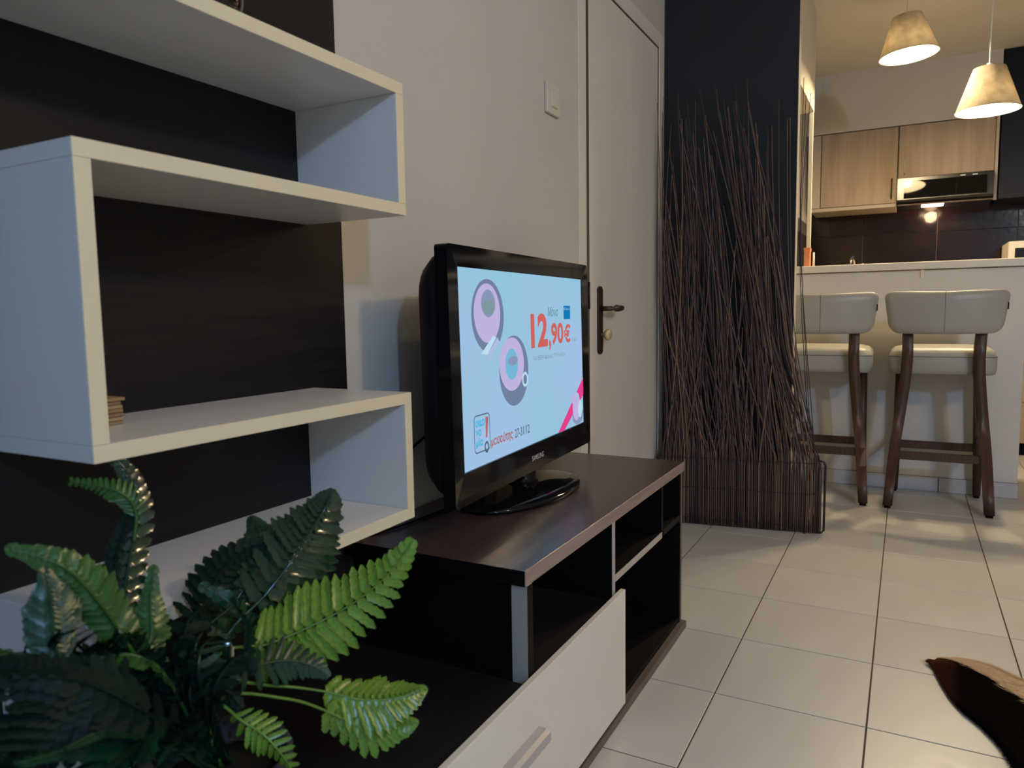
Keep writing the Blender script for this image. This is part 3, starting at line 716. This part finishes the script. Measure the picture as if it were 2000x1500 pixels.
# three stray twigs at the right edge in front of the kitchen, two on the far left
for (a, b, c, r0) in (((-0.33, 3.16, 0.31), (-0.385, 3.17, 1.1), (-0.386, 3.17, 1.82), .0024), ((-0.31, 3.16, 0.31), (-0.383, 3.165, 1.15), (-0.376, 3.165, 1.75), .0022),
                      ((-0.325, 3.17, 0.31), (-0.384, 3.175, 1.2), (-0.360, 3.175, 1.76), .0022), ((-0.84, 3.09, 0.31), (-0.915, 3.08, 1.1), (-0.945, 3.07, 1.78), .0024)):
    bm = bmesh.new(); pp = smooth_curve([(a[0], a[1], 0.005), a, b, c], 14); add_tube(bm, pp, [r0*(1-.5*i/14) for i in range(15)], 5); obj('twig', bm, M['twig'], ts, True)
for z in (0.030, 0.165, 0.292):
    for s in (-1, 1):
        pts = [A0+(A1-A0)*(i/40)+nrm*(s*0.0125)+Vector((0, 0, z+0.002*math.sin(i*1.7))) for i in range(41)]
        tube('binding_wire', pts, 0.0013, M['wire'], ts, 5)
fr = []
def P_(s, z): return A0+ax*s+Vector((0, 0, z))
L_ = (A1-A0).length
pts = [P_(-0.010, 0.300), P_(-0.016, 0.29), P_(-0.016, 0.02), P_(-0.008, 0.006), P_(L_+0.004, 0.006), P_(L_+0.013, 0.016), P_(L_+0.014, 0.285), P_(L_+0.008, 0.300), P_(L_-0.012, 0.304)]
tube('base_frame', pts, 0.0045, M['wire'], ts, 8)
for s in (0.06, L_-0.06):
    tube('foot_bar', [P_(s, 0.004)+nrm*0.02, P_(s, 0.004), P_(s, 0.004)-nrm*0.03], 0.0035, M['wire'], ts, 6)

# ================================================================== BAR STOOLS
def make_stool(cx, label):
    t = thing('bar_stool', label, 'stool', (cx, 3.92, 0), group='bar stools at the bar')
    def loft(bm, path, halfx, halfy):
        rings = []
        for (x, y, z), hx, hy in zip(path, halfx, halfy):
            rings.append([bm.verts.new((x+sx*hx, y+sy*hy, z)) for sx, sy in ((-1, -1), (1, -1), (1, 1), (-1, 1))])
        for a, b in zip(rings, rings[1:]):
            for i in range(4): bm.faces.new([a[i], a[(i+1) % 4], b[(i+1) % 4], b[i]])
        bm.faces.new(rings[0][::-1]); bm.faces.new(rings[-1])
        bmesh.ops.bevel(bm, geom=[e for e in bm.edges if abs((e.verts[0].co-e.verts[1].co).normalized().z) > .8], offset=0.004, segments=2, affect='EDGES')
    for s in (-1, 1):
        bm = bmesh.new()
        X = lambda o: cx+s*o
        path = smooth_curve([(X(0.198), 3.735, 0.012), (X(0.180), 3.775, 0.25), (X(0.155), 3.80, 0.48), (X(0.139), 3.79, 0.66), (X(0.140), 3.765, 0.80), (X(0.142), 3.745, 0.86)], 14)
        n = len(path); loft(bm, path, [0.020+0.003*math.sin(PI*i/(n-1)) for i in range(n)], [0.017+0.008*math.sin(PI*i/(n-1)) for i in range(n)])
        lg = obj('leg', bm, M['stoolwood'], t, True)
        box('leg_glide', (X(0.198)-0.014, 3.722, 0.0005), (X(0.198)+0.014, 3.748, 0.012), M['black'], lg, 0.002)
        bm = bmesh.new()
        path = [(X(0.176), 4.105, 0.012), (X(0.170), 4.095, 0.30), (X(0.163), 4.08, 0.62)]
        loft(bm, path, [0.016, 0.019, 0.023], [0.016, 0.019, 0.023]); lg = obj('leg', bm, M['stoolwood'], t, True)
        box('leg_glide', (X(0.176)-0.012, 4.093, 0.0005), (X(0.176)+0.012, 4.117, 0.012), M['black'], lg, 0.002)
        bm = bmesh.new(); add_box(bm, (X(0.172)-0.010, 3.80, 0.27), (X(0.172)+0.010, 4.085, 0.305), 0.003); obj('stretcher', bm, M['stoolwood'], t)
    box('stretcher', (cx-0.165, 3.765, 0.225), (cx+0.165, 3.79, 0.262), M['stoolwood'], t, 0.003)
    box('stretcher', (cx-0.155, 4.085, 0.225), (cx+0.155, 4.108, 0.262), M['stoolwood'], t, 0.003)
    # seat pad: rounded cushion
    bm = bmesh.new(); lay_ = []
    for (z, ins) in ((0.612, 0.014), (0.618, 0.004), (0.640, 0.0), (0.690, 0.0), (0.715, 0.006), (0.730, 0.022), (0.738, 0.055), (0.742, 0.10)):
        pts = []
        for (qx, qy) in rr(-0.213+ins, -0.165+ins, 0.213-ins, 0.165-ins, max(0.01, 0.055-ins*.4), 6):
            yy = qy; pts.append(bm.verts.new((cx+qx, 3.982+yy, z)))
        lay_.append(pts)
    for a, b in zip(lay_, lay_[1:]):
        for i in range(len(a)): bm.faces.new([a[i], a[(i+1) % len(a)], b[(i+1) % len(a)], b[i]])
    bm.faces.new(lay_[0][::-1]); bm.faces.new(lay_[-1])
    seat = obj('seat', bm, M['leather'], t, True)
    pts = [(cx+x, 3.982+y, 0.6945) for x, y in rr(-0.2135, -0.1655, 0.2135, 0.1655, 0.055, 6)]; pts.append(pts[0])
    pi_ = tube('piping', pts, 0.002, M['seam'], seat, 5)
    # curved backrest (concave towards the seat)
    bm = bmesh.new(); NU, NV = 28, 10
    def bp(i, j, side):
        a = math.sin(PI/2*(-1+2*i/NU)); b = 0.5-0.5*math.cos(PI*j/NV)
        hw = 0.237-0.014*(1-b)
        # rounded lower corners
        lo = 0.804-0.004*(1-a*a)+0.055*(1-math.sqrt(max(0, 1-(max(0, abs(a)-0.78)/0.22)**2))); hi = 0.984+0.007*abs(a)-0.030*(1-math.sqrt(max(0, 1-(max(0, abs(a)-0.86)/0.14)**2)))
        z = lo+(hi-lo)*b
        x = cx+a*hw; y = 3.705+0.055*a*a-0.012*b
        th = 0.021*(1-0.8*max(0, abs(a)-0.93)/0.07)*(1-0.75*max(0, abs(b-0.5)*2-0.8)/0.2)
        return Vector((x, y+side*th, z))
    F = [[bm.verts.new(bp(i, j, -1)) for j in range(NV+1)] for i in range(NU+1)]
    B = [[bm.verts.new(bp(i, j, 1)) for j in range(NV+1)] for i in range(NU+1)]
    for i in range(NU):
        for j in range(NV):
            bm.faces.new([F[i][j], F[i+1][j], F[i+1][j+1], F[i][j+1]]); bm.faces.new([B[i][j], B[i][j+1], B[i+1][j+1], B[i+1][j]])
        bm.faces.new([F[i][0], B[i][0], B[i+1][0], F[i+1][0]]); bm.faces.new([F[i][NV], F[i+1][NV], B[i+1][NV], B[i][NV]])
    for j in range(NV):
        bm.faces.new([F[0][j], F[0][j+1], B[0][j+1], B[0][j]]); bm.faces.new([F[NU][j], B[NU][j], B[NU][j+1], F[NU][j+1]])
    bk_ = obj('backrest', bm, M['leather'], t, True)
    tube('seam', [(cx-0.002, 3.705-0.012*b-0.0215, 0.812+0.172*b) for b in [i/8 for i in range(9)]], 0.0012, M['seam'], bk_, 5)
    box('label_tab', (cx+0.229, 3.742, 0.905), (cx+0.2335, 3.748, 0.935), M['black'], bk_, 0.0005)
    return t
make_stool(0.146, 'grey leather bar stool on walnut legs, fully visible right of the twig screen')
make_stool(-0.352, 'grey leather bar stool half hidden behind the twig screen')

# ================================================================== COWHIDE RUG
def rug():
    t = thing('cowhide_rug', 'dark brown and white cowhide rug, one leg reaching onto the tiles', 'rug', (0.35, 1.9, 0))
    # outline of the shank reaching left, widening out of frame
    up_ = [(0.083, 2.106), (0.102, 2.132), (0.15, 2.158), (0.215, 2.155), (0.285, 2.10), (0.36, 2.06), (0.47, 1.98), (0.60, 1.94), (0.8, 1.93), (1.1, 2.0), (1.5, 2.1)]
    lo_ = [(0.082, 2.095), (0.092, 2.06), (0.104, 2.0), (0.118, 1.94), (0.140, 1.88), (0.175, 1.82), (0.205, 1.74), (0.225, 1.62), (0.25, 1.45), (0.35, 1.2), (0.7, 0.9)]
    up_ = smooth_curve([(x, y, 0) for x, y in up_], 60); lo_ = smooth_curve([(x, y, 0) for x, y in lo_], 60)
    bm = bmesh.new(); NW = 14; grid = []
    for i in range(61):
        row = []
        for j in range(NW+1):
            f_ = j/NW; p = lo_[i].lerp(up_[i], f_)
            hgt = 0.004+0.012*math.sin(PI*f_)**0.6*min(1, i/6+.2)+0.0015*noise.noise(Vector((p.x*30, p.y*30, 0)))
            row.append(bm.verts.new((p.x, p.y, max(hgt, 0.002))))
        grid.append(row)
    for i in range(60):
        for j in range(NW): bm.faces.new([grid[i][j], grid[i+1][j], grid[i+1][j+1], grid[i][j+1]])
    edge = [grid[i][0] for i in range(61)]+[grid[60][j] for j in range(1, NW+1)]+[grid[i][NW] for i in range(59, -1, -1)]+[grid[0][j] for j in range(NW-1, 0, -1)]
    low = [bm.verts.new((v.co.x, v.co.y, 0.0006)) for v in edge]
    for i in range(len(edge)): bm.faces.new([edge[i], edge[(i+1) % len(edge)], low[(i+1) % len(edge)], low[i]])
    m = mat('cowhide', (0.012, 0.006, 0.005), 0.9, 0.02); nt = m.node_tree; b = nt.nodes['Principled BSDF']
    at = nt.nodes.new('ShaderNodeVertexColor'); at.layer_name = 'hide'
    nt.links.new(at.outputs[0], b.inputs['Base Color'])
    def hidecol(p, f_):
        nz = noise.noise(Vector((p.x*9, p.y*9, 3)))*0.10+noise.noise(Vector((p.x*40, p.y*40, 1)))*0.03
        lim = 0.80-0.26*min(1, max(0, (p.x-0.10)/0.2))+nz
        if f_ > lim: return (0.62, 0.46, 0.28, 1)
        k = max(0, 1-(p.x-0.082)/0.06)
        return (0.003+0.09*k, 0.0015+0.03*k, 0.0015+0.014*k, 1)
    o = obj('hide', bm, m, t, True, origin=(0, 0, 0))
    ca = o.data.color_attributes.new('hide', 'FLOAT_COLOR', 'POINT')
    idx = 0
    for i in range(61):
        for j in range(NW+1):
            co = o.data.vertices[idx].co; ca.data[idx].color = hidecol(co, j/NW); idx += 1
    for k in range(idx, len(o.data.vertices)):
        co = o.data.vertices[k].co; q = (k-idx)
        ca.data[k].color = hidecol(co, 0 if q < 61 else (1 if q > 61+NW else .5))
    # fur: short hairs lying along the leg (stuff)
    verts, faces, cols = [], [], []; rf = random.Random(5)
    for k in range(26000):
        i = rf.random()*42; f_ = rf.random() if rf.random() < .55 else rf.choice((rf.random()*.05, 1-rf.random()*.07))
        a = int(i); pa = lo_[a].lerp(up_[a], f_); pb = lo_[a+1].lerp(up_[a+1], f_); p = pa.lerp(pb, i-a)
        if p.x > 0.62: continue
        d = (pa-pb).normalized(); side = Vector((-d.y, d.x, 0))
        out = side*(-1 if f_ > .5 else 1)*(abs(f_-.5)*2)**4*-1
        z = 0.004+0.012*math.sin(PI*min(.999, max(0, f_)))**0.6*min(1, i/6+.2)
        ov = (lo_[a]-up_[a]).normalized()*(1 if f_ < .5 else -1); dr_ = (d*-0.8+side*rf.uniform(-.35, .35)+ov*1.3*(abs(f_-.5)*2)**4).normalized()
        if i < 4: dr_ = (d+side*rf.uniform(-.4, .4)).normalized()
        L = rf.uniform(0.008, 0.019); wv = side*0.0008
        b0 = Vector((p.x, p.y, z)); tip = b0+dr_*L+Vector((0, 0, rf.uniform(0.0, 0.0035)))
        tip.z = max(tip.z, 0.001)
        s0 = len(verts); verts += [b0-wv, b0+wv, tip]; faces.append((s0, s0+1, s0+2)); c = hidecol(p, f_); cols += [c]*3
    me = bpy.data.meshes.new('fur'); me.from_pydata([tuple(v) for v in verts], [], faces)
    ca = me.color_attributes.new('hide', 'FLOAT_COLOR', 'POINT')
    for k, c in enumerate(cols): ca.data[k].color = c
    f = link('fur', me, m, t); f.location = -Vector(t.location); f['kind'] = 'stuff'
rug()

# ================================================================== FERN
def ray(px, py, dep):
    """scene point at forward distance dep seen at photo pixel (design-time aid: gives plain world coordinates)"""
    return Vector((0, 0, H))+fwd*dep+r2*((px-1000)/1433.5*dep)+u2*(-(py-750)/1433.5*dep)
PC = Vector((-0.635, 0.50, 0.2865))
fern = thing('potted_fern', 'artificial fern with glossy green fronds in a dark grey pot on the low stand', 'plant', PC)
bm = bmesh.new(); add_lathe(bm, [(0.01, 0.0005), (0.052, 0.0005), (0.060, 0.02), (0.074, 0.11), (0.080, 0.165), (0.076, 0.172), (0.070, 0.165), (0.066, 0.145)], PC, 40)
obj('pot', bm, M['pot'], fern, True)
bm = bmesh.new(); add_lathe(bm, [(0.0705, 0.140), (0.05, 0.150), (0.004, 0.156)], PC, 24); obj('soil', bm, M['soil'], fern, True)
def leaflet_mesh(mkey):
    """serrated pinna along +X, unit length, unit width ~0.3, slight fold"""
    bm = bmesh.new(); N = 9; top = []; bot = []; mid = []
    for i in range(N+1):
        t = i/N; wd = 0.165*(1-0.35*t)*(min(1, t*7+0.45))*(1 if i < N else 0.05)*(1-0.75*max(0, t-.82)/.18)
        jag = 0.022 if i % 2 else -0.006
        mid.append(bm.verts.new((t, 0, -0.13*t*t-0.03)))
        top.append(bm.verts.new((t+0.02, wd+jag, 0.045-0.13*t*t-0.02*t))); bot.append(bm.verts.new((t+0.02, -wd-jag, 0.03-0.13*t*t-0.04*t)))
    for i in range(N):
        bm.faces.new([mid[i], mid[i+1], top[i+1], top[i]]); bm.faces.new([bot[i], bot[i+1], mid[i+1], mid[i]])
    me = bpy.data.meshes.new('leaflet'); bm.to_mesh(me); bm.free(); me.materials.append(M[mkey])
    for p in me.polygons: p.use_smooth = True
    return me
LM = {k: leaflet_mesh(k) for k in ('leaf_bright', 'leaf_mid', 'leaf_dark', 'leaf_deep', 'leaf_teal')}
rf = random.Random(11)
cnt = [0]
def frond(pts, half, mkey, npair=17, face=None, single=False, droop=0.25, sweep=0.45, bare=0.18):
    """pts world polyline root->tip; half = longest leaflet; face = direction the leaf surface looks towards"""
    N = npair+2
    cur = smooth_curve(pts, N*2)
    face = Vector(face) if face is not None else (Vector((0, 0, H))-cur[len(cur)//2]).normalized()
    bm = bmesh.new(); add_tube(bm, cur, [0.0022*(1-.7*i/(N*2)) for i in range(N*2+1)], 6)
    fo = obj('frond', bm, M[mkey], fern, True)
    P = Vector(fern.location)+Vector(fo.location)
    joined = bmesh.new() if single else None
    for k in range(npair):
        t = bare+(1-bare)*(k+0.5)/npair
        i = t*N*2; a = min(int(i), N*2-1); p = cur[a].lerp(cur[a+1], i-a)
        d = (cur[min(a+2, N*2)]-cur[max(a-1, 0)]).normalized()
        nn = (face-d*face.dot(d)).normalized(); sd = d.cross(nn).normalized()
        tt = (t-bare)/(1-bare)
        L = half*(0.72+0.9*tt if tt < .3 else 1.0-0.0*tt)*(1-max(0, tt-.30)/.70*0.88)*rf.uniform(.93, 1.05)
        L = max(L, 0.006)
        for s in (-1, 1):
            dirv = (sd*s*math.cos(sweep)+d*math.sin(sweep)*(1+tt*.6)-nn*rf.uniform(droop-.12, droop+.12)).normalized()
            zz = (nn-dirv*nn.dot(dirv)).normalized(); yy = zz.cross(dirv)
            wS = L*rf.uniform(.8, .92)*(0.95 if L > half*.5 else 1.2)
            spacing = (cur[-1]-cur[0]).length/npair
            wS = min(max(wS, spacing*2.4), spacing*(2.6 if 'dark' in mkey else 3.1))
            mtx = Matrix((dirv*L, yy*wS, zz*L)).transposed().to_4x4()
            mtx.translation = p-P
            if single:
                tmp = bmesh.new(); tmp.from_mesh(LM[mkey]); bmesh.ops.transform(tmp, matrix=mtx, verts=tmp.verts)
                me = bpy.data.meshes.new('t'); tmp.to_mesh(me); tmp.free(); joined.from_mesh(me); bpy.data.meshes.remove(me)
            else:
                o = bpy.data.objects.new('leaflet', LM[mkey]); COL.objects.link(o); o.parent = fo; o.matrix_local = mtx; cnt[0] += 1
    if single:
        me = bpy.data.meshes.new('foliage'); joined.to_mesh(me); joined.free(); me.materials.append(M[mkey])
        for pl in me.polygons: pl.use_smooth = True
        o = bpy.data.objects.new('foliage', me); COL.objects.link(o); o.parent = fo; o['kind'] = 'stuff'
    return fo
crown = PC+Vector((0.0, 0.0, 0.16))
def F(pxs, half_px, mkey, **k):
    dm = sum(p[2] for p in pxs)/len(pxs)
    pts = [ray(*p) for p in pxs]
    if k.pop('root', True):
        pts = [crown+Vector((rf.uniform(-.015, .015), rf.uniform(-.015, .015), 0))]+pts
    return frond(pts, half_px/1433.5*dm, mkey, **k)
# bright frond pointing right/up
F([(420, 1290, .80), (524, 1258, .83), (607, 1223, .85), (693, 1176, .87), (765, 1115, .88), (806, 1056, .89)], 98, 'leaf_bright', npair=19, bare=0.28, sweep=0.30)
# dark glossy frond behind it
F([(430, 1270, .82), (520, 1160, .86), (570, 1095, .88), (606, 1040, .90), (634, 995, .915), (648, 962, .92)], 98, 'leaf_dark', npair=18, bare=0.28, sweep=0.35)
F([(380, 1270, .82), (455, 1180, .86), (500, 1110, .88), (510, 1050, .90), (490, 1012, .91)], 82, 'leaf_dark', npair=15, bare=0.25)
F([(360, 1250, .80), (400, 1180, .84), (430, 1120, .86), (470, 1080, .88), (520, 1060, .89)], 70, 'leaf_deep', npair=14, bare=0.2)
# lower right bright fronds
F([(420, 1345, .76), (540, 1340, .80), (630, 1350, .82), (712, 1368, .83), (780, 1362, .84), (829, 1345, .85)], 80, 'leaf_bright', npair=16, bare=0.50, sweep=0.5, face=(0.5, -0.35, 0.8))
F([(430, 1365, .76), (560, 1365, .79), (640, 1390, .81), (715, 1425, .82), (770, 1422, .83), (812, 1411, .835)], 62, 'leaf_bright', npair=14, bare=0.48, sweep=0.5, face=(0.3, -0.75, 0.5))
F([(420, 1380, .74), (475, 1410, .75), (520, 1440, .75), (560, 1488, .75), (590, 1545, .75)], 48, 'leaf_bright', npair=13, bare=0.32, face=(-.3, -.6, .7))
# tall curling dark frond at left
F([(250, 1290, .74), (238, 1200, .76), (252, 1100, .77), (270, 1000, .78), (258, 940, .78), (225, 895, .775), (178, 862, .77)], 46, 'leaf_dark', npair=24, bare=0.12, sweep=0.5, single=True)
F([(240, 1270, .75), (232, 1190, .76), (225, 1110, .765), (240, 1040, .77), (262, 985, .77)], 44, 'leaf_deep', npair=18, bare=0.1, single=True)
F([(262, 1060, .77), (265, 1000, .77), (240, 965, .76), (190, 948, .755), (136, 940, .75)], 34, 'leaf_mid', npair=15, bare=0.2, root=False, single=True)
# left yellow-green
F([(270, 1290, .70), (225, 1220, .69), (180, 1160, .67), (135, 1115, .655), (80, 1088, .645), (18, 1072, .635)], 62, 'leaf_mid', npair=22, bare=0.22, sweep=.45, single=True)
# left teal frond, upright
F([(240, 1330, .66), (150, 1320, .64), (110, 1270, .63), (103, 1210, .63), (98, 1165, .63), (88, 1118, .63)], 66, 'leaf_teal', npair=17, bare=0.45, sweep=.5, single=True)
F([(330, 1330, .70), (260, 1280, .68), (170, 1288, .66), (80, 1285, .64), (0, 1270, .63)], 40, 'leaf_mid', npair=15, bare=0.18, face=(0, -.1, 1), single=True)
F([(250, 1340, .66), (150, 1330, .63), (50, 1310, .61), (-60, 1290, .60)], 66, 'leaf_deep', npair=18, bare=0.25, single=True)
# centre tufts
F([(400, 1340, .74), (470, 1280, .75), (478, 1220, .75), (450, 1178, .745), (392, 1142, .74)], 52, 'leaf_teal', npair=15, bare=0.25, face=(-.5, -.5, .6), single=True)
F([(300, 1300, .76), (297, 1230, .77), (294, 1170, .775), (300, 1108, .78)], 44, 'leaf_mid', npair=14, bare=0.2, single=True)
F([(420, 1320, .74), (500, 1300, .78), (560, 1290, .80), (610, 1300, .81), (640, 1320, .81)], 62, 'leaf_teal', npair=14, bare=0.2, single=True)
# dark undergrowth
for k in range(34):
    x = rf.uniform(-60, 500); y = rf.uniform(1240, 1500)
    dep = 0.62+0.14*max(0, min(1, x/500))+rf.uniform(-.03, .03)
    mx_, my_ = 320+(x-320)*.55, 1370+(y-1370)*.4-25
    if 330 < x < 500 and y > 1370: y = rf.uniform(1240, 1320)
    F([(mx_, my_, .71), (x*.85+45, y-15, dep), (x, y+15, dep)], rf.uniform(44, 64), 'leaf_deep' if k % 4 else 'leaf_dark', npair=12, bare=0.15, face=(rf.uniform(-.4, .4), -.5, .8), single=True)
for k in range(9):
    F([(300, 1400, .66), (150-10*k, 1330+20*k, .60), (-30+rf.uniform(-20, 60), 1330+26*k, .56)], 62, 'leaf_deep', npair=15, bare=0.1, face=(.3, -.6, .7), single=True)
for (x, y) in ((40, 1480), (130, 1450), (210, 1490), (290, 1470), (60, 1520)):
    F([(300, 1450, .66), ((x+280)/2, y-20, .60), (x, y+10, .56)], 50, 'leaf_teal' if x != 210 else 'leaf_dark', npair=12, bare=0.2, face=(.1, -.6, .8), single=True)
print('leaflets', cnt[0])
